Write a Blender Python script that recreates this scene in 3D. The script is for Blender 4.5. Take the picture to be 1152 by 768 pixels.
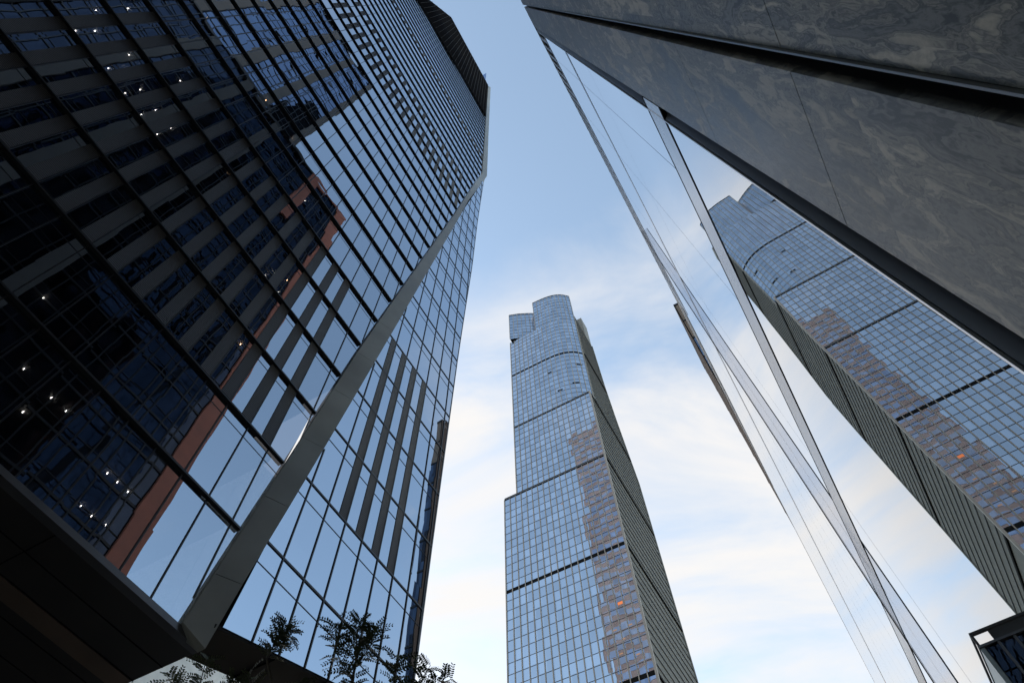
import bpy, bmesh, math, random
from mathutils import Vector, Matrix
random.seed(7)
S = bpy.context.scene
COL = S.collection
for o in list(bpy.data.objects): bpy.data.objects.remove(o)
R = math.radians

# ------------------------------------------------------------------ camera
# world: origin at the camera lens, X runs down the street, Y to the left, Z up, pavement at z = -1.6
GZ = -1.6
cd = bpy.data.cameras.new('camera'); cam = bpy.data.objects.new('camera', cd); COL.objects.link(cam)
cd.sensor_width = 36; cd.lens = 24; cd.clip_start = .05; cd.clip_end = 9000
M = Matrix(((0.48648891, -0.77449861, -0.40432715), (-0.87340809, -0.44280851, -0.20267937), (-0.02206461, 0.45174387, -0.89187478)))
cam.matrix_world = M.to_4x4()
S.camera = cam
S.render.resolution_x, S.render.resolution_y = 1024, 682
S.view_settings.view_transform = 'Standard'; S.view_settings.look = 'None'
S.view_settings.gamma = 1; S.view_settings.use_curve_mapping = False
S.view_settings.exposure = 2.0
S.render.engine = 'CYCLES'
try:
    S.cycles.max_bounces = 8; S.cycles.glossy_bounces = 5; S.cycles.diffuse_bounces = 3; S.cycles.transparent_max_bounces = 6
    S.cycles.sample_clamp_indirect = 4
except Exception: pass

# ------------------------------------------------------------------ sky and sun
SUN_AZ, SUN_EL = 78.0, 7.0          # degrees, azimuth measured from +X towards +Y
W = bpy.data.worlds.new('World'); S.world = W; W.use_nodes = True
nt = W.node_tree; nt.nodes.clear()
def nd(t, typ, **k):
    n_ = t.nodes.new(typ)
    for a, v in k.items(): setattr(n_, a, v)
    return n_
L = nt.links.new
sky = nd(nt, 'ShaderNodeTexSky', sky_type='NISHITA', sun_disc=False)
sky.sun_elevation = R(SUN_EL + 9); sky.sun_rotation = R(90 - SUN_AZ); sky.altitude = 50; sky.air_density = 1.0; sky.dust_density = .6; sky.ozone_density = 1.6
tc = nd(nt, 'ShaderNodeTexCoord')
sep = nd(nt, 'ShaderNodeSeparateXYZ'); L(tc.outputs['Generated'], sep.inputs[0])
# clouds: project the view direction on a high layer (x/z, y/z) so they stretch towards the horizon
zc = nd(nt, 'ShaderNodeMath', operation='MAXIMUM'); L(sep.outputs[2], zc.inputs[0]); zc.inputs[1].default_value = .08
dv = nd(nt, 'ShaderNodeVectorMath', operation='DIVIDE'); L(tc.outputs['Generated'], dv.inputs[0])
cmb = nd(nt, 'ShaderNodeCombineXYZ'); [L(zc.outputs[0], cmb.inputs[i]) for i in range(3)]; L(cmb.outputs[0], dv.inputs[1])
vro = nd(nt, 'ShaderNodeVectorRotate', rotation_type='Z_AXIS'); L(dv.outputs[0], vro.inputs['Vector']); vro.inputs['Angle'].default_value = R(-22)
mp = nd(nt, 'ShaderNodeMapping'); L(vro.outputs[0], mp.inputs[0]); mp.inputs['Scale'].default_value = (2.6, 1.1, 1); mp.inputs['Location'].default_value = (.7, 2.2, 0)
n1 = nd(nt, 'ShaderNodeTexNoise'); L(mp.outputs[0], n1.inputs['Vector']); n1.inputs['Scale'].default_value = 1.35; n1.inputs['Detail'].default_value = 9; n1.inputs['Roughness'].default_value = .55; n1.inputs['Distortion'].default_value = .5
# more cloud low down ahead of the camera, clear overhead
ah = nd(nt, 'ShaderNodeVectorMath', operation='DOT_PRODUCT'); L(tc.outputs['Generated'], ah.inputs[0]); ah.inputs[1].default_value = (math.cos(R(26)), math.sin(R(26)), -.25)
mr = nd(nt, 'ShaderNodeMapRange'); L(ah.outputs['Value'], mr.inputs[0])
mr.inputs[1].default_value = -.1; mr.inputs[2].default_value = .5; mr.inputs[3].default_value = .0; mr.inputs[4].default_value = .33
ad = nd(nt, 'ShaderNodeMath', operation='ADD'); L(n1.outputs['Fac'], ad.inputs[0]); L(mr.outputs[0], ad.inputs[1])
cr = nd(nt, 'ShaderNodeMapRange', interpolation_type='SMOOTHSTEP'); L(ad.outputs[0], cr.inputs[0])
cr.inputs[1].default_value = .53; cr.inputs[2].default_value = .96; cr.inputs[3].default_value = 0; cr.inputs[4].default_value = .95
mxs = nd(nt, 'ShaderNodeMix', data_type='RGBA'); L(cr.outputs[0], mxs.inputs['Factor'])
hs = nd(nt, 'ShaderNodeMix', data_type='RGBA', blend_type='MULTIPLY'); hs.inputs['Factor'].default_value = 1; L(sky.outputs[0], hs.inputs[6]); hs.inputs[7].default_value = (1.20, 1.02, .84, 1)
L(hs.outputs[2], mxs.inputs[6]); mxs.inputs[7].default_value = (1.78, 1.72, 1.66, 1)
bg = nd(nt, 'ShaderNodeBackground'); bg.inputs['Strength'].default_value = .14; L(mxs.outputs[2], bg.inputs[0])
wo = nd(nt, 'ShaderNodeOutputWorld'); L(bg.outputs[0], wo.inputs[0])

sl = bpy.data.lights.new('sun', 'SUN'); sl.energy = 2.0; sl.angle = R(.5); sl.color = (1, .86, .72)
so = bpy.data.objects.new('sun', sl); COL.objects.link(so)
sd = Vector((math.cos(R(SUN_AZ))*math.cos(R(SUN_EL)), math.sin(R(SUN_AZ))*math.cos(R(SUN_EL)), math.sin(R(SUN_EL))))
so.rotation_euler = sd.to_track_quat('Z', 'Y').to_euler()

# ------------------------------------------------------------------ materials
MATS = {}
def mat(name, col=(.2, .2, .2), rough=.6, metal=0.0, spec=.5, var=.12, vscale=.8, bump=0.0, bscale=30):
    """plain painted / metal / mineral surface with gentle procedural wear"""
    m = bpy.data.materials.new(name); m.use_nodes = True; t = m.node_tree; b = t.nodes['Principled BSDF']; l = t.links.new
    b.inputs['Roughness'].default_value = rough; b.inputs['Metallic'].default_value = metal; b.inputs['Specular IOR Level'].default_value = spec
    c = nd(t, 'ShaderNodeTexCoord'); n_ = nd(t, 'ShaderNodeTexNoise'); n_.inputs['Scale'].default_value = vscale; n_.inputs['Detail'].default_value = 7; l(c.outputs['Object'], n_.inputs['Vector'])
    r = nd(t, 'ShaderNodeMapRange'); l(n_.outputs['Fac'], r.inputs[0]); r.inputs[1].default_value = .3; r.inputs[2].default_value = .7; r.inputs[3].default_value = 1-var; r.inputs[4].default_value = 1+var
    mx = nd(t, 'ShaderNodeVectorMath', operation='SCALE'); mx.inputs[0].default_value = col; l(r.outputs[0], mx.inputs['Scale']); l(mx.outputs[0], b.inputs['Base Color'])
    r2 = nd(t, 'ShaderNodeMapRange'); l(n_.outputs['Fac'], r2.inputs[0]); r2.inputs[3].default_value = rough*.8; r2.inputs[4].default_value = min(1, rough*1.2); l(r2.outputs[0], b.inputs['Roughness'])
    if bump:
        nb = nd(t, 'ShaderNodeTexNoise'); nb.inputs['Scale'].default_value = bscale; l(c.outputs['Object'], nb.inputs['Vector'])
        bp = nd(t, 'ShaderNodeBump'); bp.inputs['Strength'].default_value = bump; bp.inputs['Distance'].default_value = .02; l(nb.outputs['Fac'], bp.inputs['Height']); l(bp.outputs[0], b.inputs['Normal'])
    MATS[name] = m; return m
def glass(name, tint, refl=.85, base=(.01, .012, .016), wav=.004, wscale=.35, tilt=.003, cell=(1, 1, 1), see=0.0, basevar=0.0, coat_rough=.0, graze=1.0):
    """coated architectural glass: mirror layer over a dark (or see-through) body; panes are slightly warped and tilted"""
    m = bpy.data.materials.new(name); m.use_nodes = True; t = m.node_tree; t.nodes.clear(); l = t.links.new
    c = nd(t, 'ShaderNodeTexCoord'); g = nd(t, 'ShaderNodeNewGeometry')
    n_ = nd(t, 'ShaderNodeTexNoise'); n_.inputs['Scale'].default_value = wscale; n_.inputs['Detail'].default_value = 1.5; l(c.outputs['Object'], n_.inputs['Vector'])
    s1 = nd(t, 'ShaderNodeVectorMath', operation='SUBTRACT'); l(n_.outputs['Color'], s1.inputs[0]); s1.inputs[1].default_value = (.5, .5, .5)
    s2 = nd(t, 'ShaderNodeVectorMath', operation='SCALE'); l(s1.outputs[0], s2.inputs[0]); s2.inputs['Scale'].default_value = wav
    sn = nd(t, 'ShaderNodeVectorMath', operation='DIVIDE'); l(c.outputs['Object'], sn.inputs[0]); sn.inputs[1].default_value = cell
    of = nd(t, 'ShaderNodeVectorMath', operation='ADD'); l(sn.outputs[0], of.inputs[0]); of.inputs[1].default_value = (.0137, .0231, .0119)
    fl = nd(t, 'ShaderNodeVectorMath', operation='FLOOR'); l(of.outputs[0], fl.inputs[0])
    wn = nd(t, 'ShaderNodeTexWhiteNoise'); l(fl.outputs[0], wn.inputs['Vector'])
    s3 = nd(t, 'ShaderNodeVectorMath', operation='SUBTRACT'); l(wn.outputs['Color'], s3.inputs[0]); s3.inputs[1].default_value = (.5, .5, .5)
    s4 = nd(t, 'ShaderNodeVectorMath', operation='SCALE'); l(s3.outputs[0], s4.inputs[0]); s4.inputs['Scale'].default_value = tilt
    a1 = nd(t, 'ShaderNodeVectorMath', operation='ADD'); l(s2.outputs[0], a1.inputs[0]); l(s4.outputs[0], a1.inputs[1])
    a2 = nd(t, 'ShaderNodeVectorMath', operation='ADD'); l(a1.outputs[0], a2.inputs[0]); l(g.outputs['Normal'], a2.inputs[1])
    nn = nd(t, 'ShaderNodeVectorMath', operation='NORMALIZE'); l(a2.outputs[0], nn.inputs[0])
    gl = nd(t, 'ShaderNodeBsdfGlossy'); gl.inputs['Roughness'].default_value = coat_rough; gl.inputs['Color'].default_value = (*tint, 1); l(nn.outputs[0], gl.inputs['Normal'])
    df = nd(t, 'ShaderNodeBsdfDiffuse'); df.inputs['Color'].default_value = (*base, 1)
    if basevar:
        vr = nd(t, 'ShaderNodeMapRange'); l(wn.outputs['Value'], vr.inputs[0]); vr.inputs[1].default_value = .3; vr.inputs[3].default_value = .2; vr.inputs[4].default_value = basevar
        sc = nd(t, 'ShaderNodeVectorMath', operation='SCALE'); sc.inputs[0].default_value = base; l(vr.outputs[0], sc.inputs['Scale']); l(sc.outputs[0], df.inputs['Color'])
    body = df
    if see:
        tr = nd(t, 'ShaderNodeBsdfTransparent'); tr.inputs['Color'].default_value = (see, see, see*1.02, 1)
        ms = nd(t, 'ShaderNodeMixShader'); ms.inputs[0].default_value = .9; l(df.outputs[0], ms.inputs[1]); l(tr.outputs[0], ms.inputs[2]); body = ms
    lw = nd(t, 'ShaderNodeFresnel'); lw.inputs['IOR'].default_value = 1.5
    mr_ = nd(t, 'ShaderNodeMapRange'); l(lw.outputs[0], mr_.inputs[0]); mr_.inputs[1].default_value = .04; mr_.inputs[2].default_value = .6; mr_.inputs[3].default_value = refl; mr_.inputs[4].default_value = graze
    fac = mr_
    if see:   # the inner face of a see-through pane must not mirror totally
        ib = nd(t, 'ShaderNodeMath', operation='SUBTRACT'); ib.inputs[0].default_value = 1; l(g.outputs['Backfacing'], ib.inputs[1])
        mb_ = nd(t, 'ShaderNodeMath', operation='MULTIPLY'); l(mr_.outputs[0], mb_.inputs[0]); l(ib.outputs[0], mb_.inputs[1]); fac = mb_
    if basevar:   # coatings and blinds differ a little from pane to pane
        vv = nd(t, 'ShaderNodeMapRange'); l(wn.outputs['Value'], vv.inputs[0]); vv.inputs[3].default_value = .80; vv.inputs[4].default_value = 1.0
        mu = nd(t, 'ShaderNodeMath', operation='MULTIPLY'); l(mr_.outputs[0], mu.inputs[0]); l(vv.outputs[0], mu.inputs[1]); fac = mu
    mx = nd(t, 'ShaderNodeMixShader'); l(fac.outputs[0], mx.inputs[0]); l(body.outputs[0], mx.inputs[1]); l(gl.outputs[0], mx.inputs[2])
    o = nd(t, 'ShaderNodeOutputMaterial'); l(mx.outputs[0], o.inputs[0])
    MATS[name] = m; return m
def emit(name, col, st):
    m = bpy.data.materials.new(name); m.use_nodes = True; t = m.node_tree; t.nodes.clear()
    e = nd(t, 'ShaderNodeEmission'); e.inputs[0].default_value = (*col, 1); e.inputs[1].default_value = st
    o = nd(t, 'ShaderNodeOutputMaterial'); t.links.new(e.outputs[0], o.inputs[0]); MATS[name] = m; return m
def ribbed(name, col, period, axis=2, rough=.45):
    """sheet-metal louvre panel: fine blades across one axis"""
    m = mat(name, col, rough, 0.3, var=.08); t = m.node_tree; l = t.links.new; b = t.nodes['Principled BSDF']
    c = nd(t, 'ShaderNodeTexCoord'); sp = nd(t, 'ShaderNodeSeparateXYZ'); l(c.outputs['Object'], sp.inputs[0])
    d = nd(t, 'ShaderNodeMath', operation='DIVIDE'); l(sp.outputs[axis], d.inputs[0]); d.inputs[1].default_value = period
    f_ = nd(t, 'ShaderNodeMath', operation='FRACT'); l(d.outputs[0], f_.inputs[0])
    pp = nd(t, 'ShaderNodeMath', operation='PINGPONG'); l(d.outputs[0], pp.inputs[0]); pp.inputs[1].default_value = .5
    bp = nd(t, 'ShaderNodeBump'); bp.inputs['Strength'].default_value = 1; bp.inputs['Distance'].default_value = period*.8; l(pp.outputs[0], bp.inputs['Height']); l(bp.outputs[0], b.inputs['Normal'])
    return m
def stone(name):
    m = bpy.data.materials.new(name); m.use_nodes = True; t = m.node_tree; b = t.nodes['Principled BSDF']; l = t.links.new
    c = nd(t, 'ShaderNodeTexCoord'); mp_ = nd(t, 'ShaderNodeMapping'); mp_.inputs['Scale'].default_value = (1.7, .9, .55); mp_.inputs['Rotation'].default_value = (0, R(22), 0); l(c.outputs['Object'], mp_.inputs[0])
    # each slab has its own piece of the vein pattern
    sn = nd(t, 'ShaderNodeVectorMath', operation='DIVIDE'); l(c.outputs['Object'], sn.inputs[0]); sn.inputs[1].default_value = (.845, 9, 2.14)
    fl = nd(t, 'ShaderNodeVectorMath', operation='FLOOR'); l(sn.outputs[0], fl.inputs[0])
    wn = nd(t, 'ShaderNodeTexWhiteNoise'); l(fl.outputs[0], wn.inputs['Vector'])
    sc = nd(t, 'ShaderNodeVectorMath', operation='SCALE'); l(wn.outputs['Color'], sc.inputs[0]); sc.inputs['Scale'].default_value = 5
    ad_ = nd(t, 'ShaderNodeVectorMath', operation='ADD'); l(mp_.outputs[0], ad_.inputs[0]); l(sc.outputs[0], ad_.inputs[1])
    w1 = nd(t, 'ShaderNodeTexNoise'); w1.inputs['Scale'].default_value = 2.0; w1.inputs['Detail'].default_value = 5; l(ad_.outputs[0], w1.inputs['Vector'])
    w2 = nd(t, 'ShaderNodeVectorMath', operation='SCALE'); l(w1.outputs['Color'], w2.inputs[0]); w2.inputs['Scale'].default_value = 1.5
    w3 = nd(t, 'ShaderNodeVectorMath', operation='ADD'); l(ad_.outputs[0], w3.inputs[0]); l(w2.outputs[0], w3.inputs[1])
    n1_ = nd(t, 'ShaderNodeTexNoise'); n1_.inputs['Scale'].default_value = 2.6; n1_.inputs['Detail'].default_value = 12; n1_.inputs['Roughness'].default_value = .58; n1_.inputs['Distortion'].default_value = .9; l(w3.outputs[0], n1_.inputs['Vector'])
    r1 = nd(t, 'ShaderNodeValToRGB'); l(n1_.outputs['Fac'], r1.inputs[0]); e = r1.color_ramp.elements
    e[0].position = .36; e[0].color = (.10, .105, .11, 1); e[1].position = .66; e[1].color = (.58, .54, .48, 1)
    x = e.new(.43); x.color = (.27, .27, .265, 1); x = e.new(.475); x.color = (.12, .126, .132, 1); x = e.new(.51); x.color = (.37, .352, .322, 1); x = e.new(.545); x.color = (.19, .193, .195, 1); x = e.new(.58); x.color = (.44, .415, .375, 1)
    fn = nd(t, 'ShaderNodeTexNoise'); fn.inputs['Scale'].default_value = 60; fn.inputs['Detail'].default_value = 5; l(c.outputs['Object'], fn.inputs['Vector'])
    fr = nd(t, 'ShaderNodeMapRange'); l(fn.outputs['Fac'], fr.inputs[0]); fr.inputs[3].default_value = .8; fr.inputs[4].default_value = 1.2
    sh = nd(t, 'ShaderNodeMapRange'); l(wn.outputs['Value'], sh.inputs[0]); sh.inputs[3].default_value = .80; sh.inputs[4].default_value = 1.15
    mm = nd(t, 'ShaderNodeMath', operation='MULTIPLY'); l(fr.outputs[0], mm.inputs[0]); l(sh.outputs[0], mm.inputs[1])
    m2 = nd(t, 'ShaderNodeVectorMath', operation='SCALE'); l(r1.outputs[0], m2.inputs[0]); l(mm.outputs[0], m2.inputs['Scale']); l(m2.outputs[0], b.inputs['Base Color'])
    rr = nd(t, 'ShaderNodeMapRange'); l(n1_.outputs['Fac'], rr.inputs[0]); rr.inputs[3].default_value = .22; rr.inputs[4].default_value = .45; b.inputs['Specular IOR Level'].default_value = .5; b.inputs['IOR'].default_value = 1.28; l(rr.outputs[0], b.inputs['Roughness'])
    bp = nd(t, 'ShaderNodeBump'); bp.inputs['Strength'].default_value = .15; bp.inputs['Distance'].default_value = .004; l(n1_.outputs['Fac'], bp.inputs['Height']); l(bp.outputs[0], b.inputs['Normal'])
    MATS[name] = m; return m

glass('glass_left', (.62, .70, .80), refl=.62, wav=.009, wscale=.45, tilt=.005, cell=(1.377, 50, 4.88), base=(.004, .005, .007))
glass('glass_left_clear', (.62, .70, .80), refl=.56, wav=.009, wscale=.45, tilt=.005, cell=(1.377, 50, 4.88), base=(.004, .005, .007), see=.45)
glass('glass_right_face', (.66, .74, .84), refl=.72, wav=.008, wscale=.4, tilt=.014, cell=(1.346, 50, 4.70), base=(.006, .007, .01))
glass('glass_podium', (.88, .89, .90), refl=.52, wav=.0012, wscale=.8, tilt=.0016, cell=(7, 50, 7), base=(.02, .025, .03))
glass('glass_tower', (.72, .79, .88), refl=.74, wav=.010, wscale=.25, tilt=.018, cell=(2.02, 2.02, 3.25), base=(.06, .07, .09), basevar=1.8)
glass('glass_dark', (.34, .42, .58), refl=.12, graze=.4, wav=.02, wscale=.5, tilt=.02, cell=(1.5, 1.5, 2.1), base=(.01, .012, .02), basevar=1.5)
glass('glass_blue', (.55, .68, .92), refl=.7, wav=.01, wscale=.3, tilt=.02, cell=(2.5, 2.5, 3.6), base=(.02, .03, .05), basevar=1.5)
glass('glass_mid', (.42, .52, .70), refl=.45, wav=.01, wscale=.3, tilt=.02, cell=(1.9, 50, 3.9), base=(.015, .02, .03), basevar=1.5)
mat('black_metal', (.012, .012, .013), .45, .2)
mat('mullion_metal', (.02, .021, .024), .4, .3)
mat('fin_metal', (.28, .28, .262), .42, .35, var=.16, vscale=.35)
mat('fascia_metal', (.10, .10, .105), .4, .5)
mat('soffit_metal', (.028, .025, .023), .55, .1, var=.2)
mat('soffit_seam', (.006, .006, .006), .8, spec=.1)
mat('pale_side', (.22, .27, .27), .3, spec=.6)
mat('coping', (.55, .54, .53), .5)
glass('blade_glass', (.5, .6, .8), refl=.25, base=(.10, .19, .38), wav=.01, tilt=.02, cell=(2, 2, 5.3), basevar=1.3)
mat('pale_bronze', (.30, .24, .19), .6)
mat('crown_rib', (.05, .05, .055), .9, spec=.05)
mat('dark_side', (.012, .010, .010), .7, spec=.1)
mat('crown_dark', (.010, .010, .012), 1, spec=0)
mat('interior', (.035, .035, .038), .9)
mat('slab', (.10, .10, .10), .9)
mat('core_wall', (.03, .028, .026), .9)
ribbed('louvre_dark', (.050, .046, .044), .11)
ribbed('crown_screen', (.010, .010, .012), .5, rough=.8)
mat('tower_fin', (.30, .275, .255), .6, .1, var=.08)
mat('tower_line', (.10, .105, .115), .5)
mat('tower_side', (.18, .177, .165), .65, .1)
mat('tower_side_wall', (.14, .14, .135), .4, .1)
mat('pink_facade', (.27, .225, .235), .7)
stone('marble')
mat('trim_metal', (.19, .19, .185), .3, .8, var=.05)
mat('jamb_metal', (.15, .16, .185), .35, .3, var=.05)
mat('beam_metal', (.80, .765, .735), .28, 1.0, var=.04)
glass('fin_glass', (.9, .88, .86), refl=.08, base=(.6, .57, .54), wav=0, tilt=0, see=.95, graze=.4)
mat('roof', (.12, .12, .12), .9)
mat('red_metal', (.52, .19, .13), .6, .0, var=.12)
mat('concrete', (.115, .112, .115), .8, var=.1, bump=.2)
mat('dark_clad', (.03, .03, .03), .6)
mat('white_clad', (.62, .62, .62), .5)
mat('bronze', (.16, .115, .085), .45, .4)
mat('pave', (.22, .21, .20), .85, var=.15, bump=.3)
mat('asphalt', (.05, .05, .052), .9, var=.2, bump=.4)
mat('kerb', (.30, .29, .28), .85)
mat('road_paint', (.7, .7, .68), .7)
mat('bark', (.055, .045, .036), .9, bump=.6, bscale=40)
mat('soil', (.03, .024, .018), 1)
emit('room_red', (1, .30, .12), .22); emit('room_warm', (1, .62, .42), .10)
lf = mat('leaf', (.045, .060, .018), .55, var=.35, vscale=2.5)
emit('lamp_cool', (1, .95, .85), 16); emit('lamp_warm', (1, .62, .32), 16)

# ------------------------------------------------------------------ mesh helpers
class MB:
    def __init__(s): s.v = []; s.f = []
    def quad(s, a, b, c, d): k = len(s.v); s.v += [tuple(a), tuple(b), tuple(c), tuple(d)]; s.f.append((k, k+1, k+2, k+3)); return s
    def poly(s, P): k = len(s.v); s.v += [tuple(p) for p in P]; s.f.append(tuple(range(k, k+len(P)))); return s
    def hexa(s, A, B):
        """two matching loops of points (bottom / top) closed into a solid"""
        k = len(s.v); n_ = len(A); s.v += [tuple(p) for p in A] + [tuple(p) for p in B]
        s.f.append(tuple(range(k+n_-1, k-1, -1))); s.f.append(tuple(range(k+n_, k+2*n_)))
        for i in range(n_): j = (i+1) % n_; s.f.append((k+i, k+j, k+n_+j, k+n_+i))
        return s
    def box(s, x0, x1, y0, y1, z0, z1):
        return s.hexa([(x0, y0, z0), (x1, y0, z0), (x1, y1, z0), (x0, y1, z0)], [(x0, y0, z1), (x1, y0, z1), (x1, y1, z1), (x0, y1, z1)])
    def tube(s, P, r, n_=6):
        rs = r if isinstance(r, (list, tuple)) else [r]*len(P); k = len(s.v)
        for i, p in enumerate(P):
            p = Vector(p); a = Vector(P[max(0, i-1)]); b = Vector(P[min(len(P)-1, i+1)]); d = (b-a).normalized()
            u = d.orthogonal().normalized(); w = d.cross(u)
            for j in range(n_): q = p+(u*math.cos(2*math.pi*j/n_)+w*math.sin(2*math.pi*j/n_))*rs[i]; s.v.append(tuple(q))
        for i in range(len(P)-1):
            for j in range(n_): a = k+i*n_+j; b = k+i*n_+(j+1) % n_; s.f.append((a, b, b+n_, a+n_))
        s.f.append(tuple(range(k+n_-1, k-1, -1))); s.f.append(tuple(range(k+(len(P)-1)*n_, k+len(P)*n_)))
        return s
    def build(s, name, m, parent=None):
        me = bpy.data.meshes.new(name); me.from_pydata(s.v, [], s.f); me.update()
        b = bmesh.new(); b.from_mesh(me); bmesh.ops.recalc_face_normals(b, faces=b.faces); b.to_mesh(me); b.free()
        me.materials.append(MATS[m]); o = bpy.data.objects.new(name, me); COL.objects.link(o)
        if parent:
            o.parent = parent
            o.matrix_parent_inverse = Matrix.Identity(4)
            off = Vector((0, 0, 0)); q = parent
            while q: off += q.location; q = q.parent
            if off.length: me.transform(Matrix.Translation(-off))
        return o
def thing(name, label, cat, loc, group=None):
    o = bpy.data.objects.new(name, None); COL.objects.link(o); o.location = loc; o['label'] = label; o['category'] = cat
    if group: o['group'] = group
    return o
def tag(o, label, cat, group=None):
    o['label'] = label; o['category'] = cat
    if group: o['group'] = group
def interp(T, t):
    if t <= T[0][0]: return T[0][1]
    for (a, x), (b, y) in zip(T, T[1:]):
        if t <= b: return x+(y-x)*(t-a)/(b-a)
    return T[-1][1]

# ------------------------------------------------------------------ ground
def structure(o): o['kind'] = 'structure'; return o
structure(MB().box(-3000, 3000, -3000, 3000, GZ-.5, GZ-.15).build('ground', 'asphalt'))
structure(MB().box(-120, 120, -60, 100, GZ-.15, GZ).build('plaza', 'pave'))
structure(MB().box(120, 124, -60, 100, GZ-.15, GZ+.004).build('kerb', 'kerb'))

# ------------------------------------------------------------------ 1. left office tower
YL = 18.0; YR = 17.37
LT = thing('office_tower', 'dark glass office tower with black floor ledges and slanting grey corner band', 'office tower', (0, 40, GZ))
ZB = 15.87                                   # bottom of the facade above the camera
def LX1(z): return interp([(15.89, 10.85), (40, 13.58), (64.4, 16.8), (89, 20.1), (125.3, 24.6), (135.8, 26.1), (281.4, 25.95)], z)
def LX0(z): return max(-34.0, -8.67-(228.7-z)/7.26)
def LZT(x): return 280.0+(x+1.6)*.05 if x > -1.6 else 280+(x+1.6)*7.26
FL = [20.66+4.88*i for i in range(54) if 20.66+4.88*i < 279.5]
MX = [10.85-1.377*i for i in range(-12, 34)]
BAY = 1.377
lev = [ZB]+FL+[280.9]
def lpoly(x0, x1, z0, z1, ya, yb):
    """solid slab of facade between two levels, trimmed to the sloping borders of the face"""
    a0, a1 = max(x0, LX0(z0)), min(x1, LX1(z0)); b0, b1 = max(x0, LX0(z1)), min(x1, LX1(z1))
    if b1 < b0 and a1 < a0: return None
    b1 = max(b0, b1); a1 = max(a0, a1)
    if a1-a0 < .03 and b1-b0 < .03: return None
    return ([(a0, ya, z0), (a1, ya, z0), (a1, yb, z0), (a0, yb, z0)], [(b0, ya, z1), (b1, ya, z1), (b1, yb, z1), (b0, yb, z1)])
panes = []
xs = sorted(MX)
ribA = []; ribB = []
for k in range(len(lev)-1):
    z0, z1 = lev[k], lev[k+1]
    for i in range(len(xs)-1):
        x0, x1 = xs[i], xs[i+1]
        h = lpoly(x0, x1, z0, z1, YL, YL+.04)
        if h: panes.append((k, h))
        fi = k-1                                     # index of the floor above the first ledge
        rib = (1 <= fi <= 4 and x1 < 10.9) or (fi in (15, 16, 18) and x1 < 21.5) or (fi == 26)
        if rib and x1 <= min(LX1(z0), LX1(z1))+.05:
            h = lpoly(x1-.60, x1-.03, z0+.01, z1-.01, YL-.035, YL-.005)
            if h: (ribA if fi <= 4 else ribB).append(h)
panes.sort(key=lambda p: (p[0], -p[1][0][0][0]))
vis = [p for p in panes if p[0] <= 5 and p[1][0][0][0] > -9]
vis.sort(key=lambda p: p[0]*1.0-abs(p[1][0][0][0])*.0)
near = vis[:100]; ids = set(id(p) for p in near)
for p in near: MB().hexa(*p[1]).build('window', 'glass_left_clear', LT)
far = MB(); mid = MB()
for p in panes:
    if id(p) in ids: continue
    (mid if p[0] <= 7 else far).hexa(*p[1])
o = far.build('window', 'glass_left', LT); o['kind'] = 'stuff'
o = mid.build('window', 'glass_left_clear', LT); o['kind'] = 'stuff'
for h in ribA[-100:]: MB().hexa(*h).build('louvre_panel', 'louvre_dark', LT)
mm_ = MB(); [mm_.hexa(*h) for h in ribA[:-100]+ribB]
o = mm_.build('louvre_panel', 'louvre_dark', LT); o['kind'] = 'stuff'
for z in FL:                                         # projecting ledges at every floor
    MB().box(LX0(z), LX1(z)-.12, YL-.17, YL+.01, z-.05, z+.05).build('floor_ledge', 'black_metal', LT)
for z in lev[:9]:                                   # thin transom below each ledge
    if z < 21: continue
    MB().box(LX0(z), LX1(z)-.1, YL-.012, YL-.003, z-.78, z-.745).build('transom', 'mullion_metal', LT)
for x in xs:
    zb = ZB
    if x > 10.8:
        zb = next((z/4 for z in range(60, 1130) if LX1(z/4) > x+.1), None)
        if zb is None: continue
    zt = min(280.8, LZT(x))
    if zt > zb+1: MB().box(x-.024, x+.024, YL-.05, YL-.003, zb, zt).build('mullion', 'mullion_metal', LT)
# dark screened crown
cs = MB()
for zt_a, zt_b in ((196.0, 279.8),):
    cs.hexa([(LX0(196), YL-.24, 194.5), (25.7, YL-.24, 206), (25.7, YL-.06, 206), (LX0(196), YL-.06, 194.5)], [(-1.6, YL-.24, 280.2), (25.7, YL-.24, 281.5), (25.7, YL-.06, 281.5), (-1.6, YL-.06, 280.2)])
cs.build('crown_screen', 'crown_dark', LT)
for i in range(-13, 13):
    x = 25.2-i*1.377 if i >= 0 else None
    if x is None: continue
    MB().box(x-.03, x+.03, YL-.40, YL-.25, 196+max(0, x+13)*.27, min(LZT(x), 281)).build('crown_rib', 'crown_rib', LT)
for x in [25.2-1.377*j for j in range(13, 27)]:
    zt = LZT(x); 
    if zt > 200: MB().box(x-.03, x+.03, YL-.40, YL-.25, 196+max(0, x+13)*.27, zt).build('crown_rib', 'crown_rib', LT)
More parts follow.
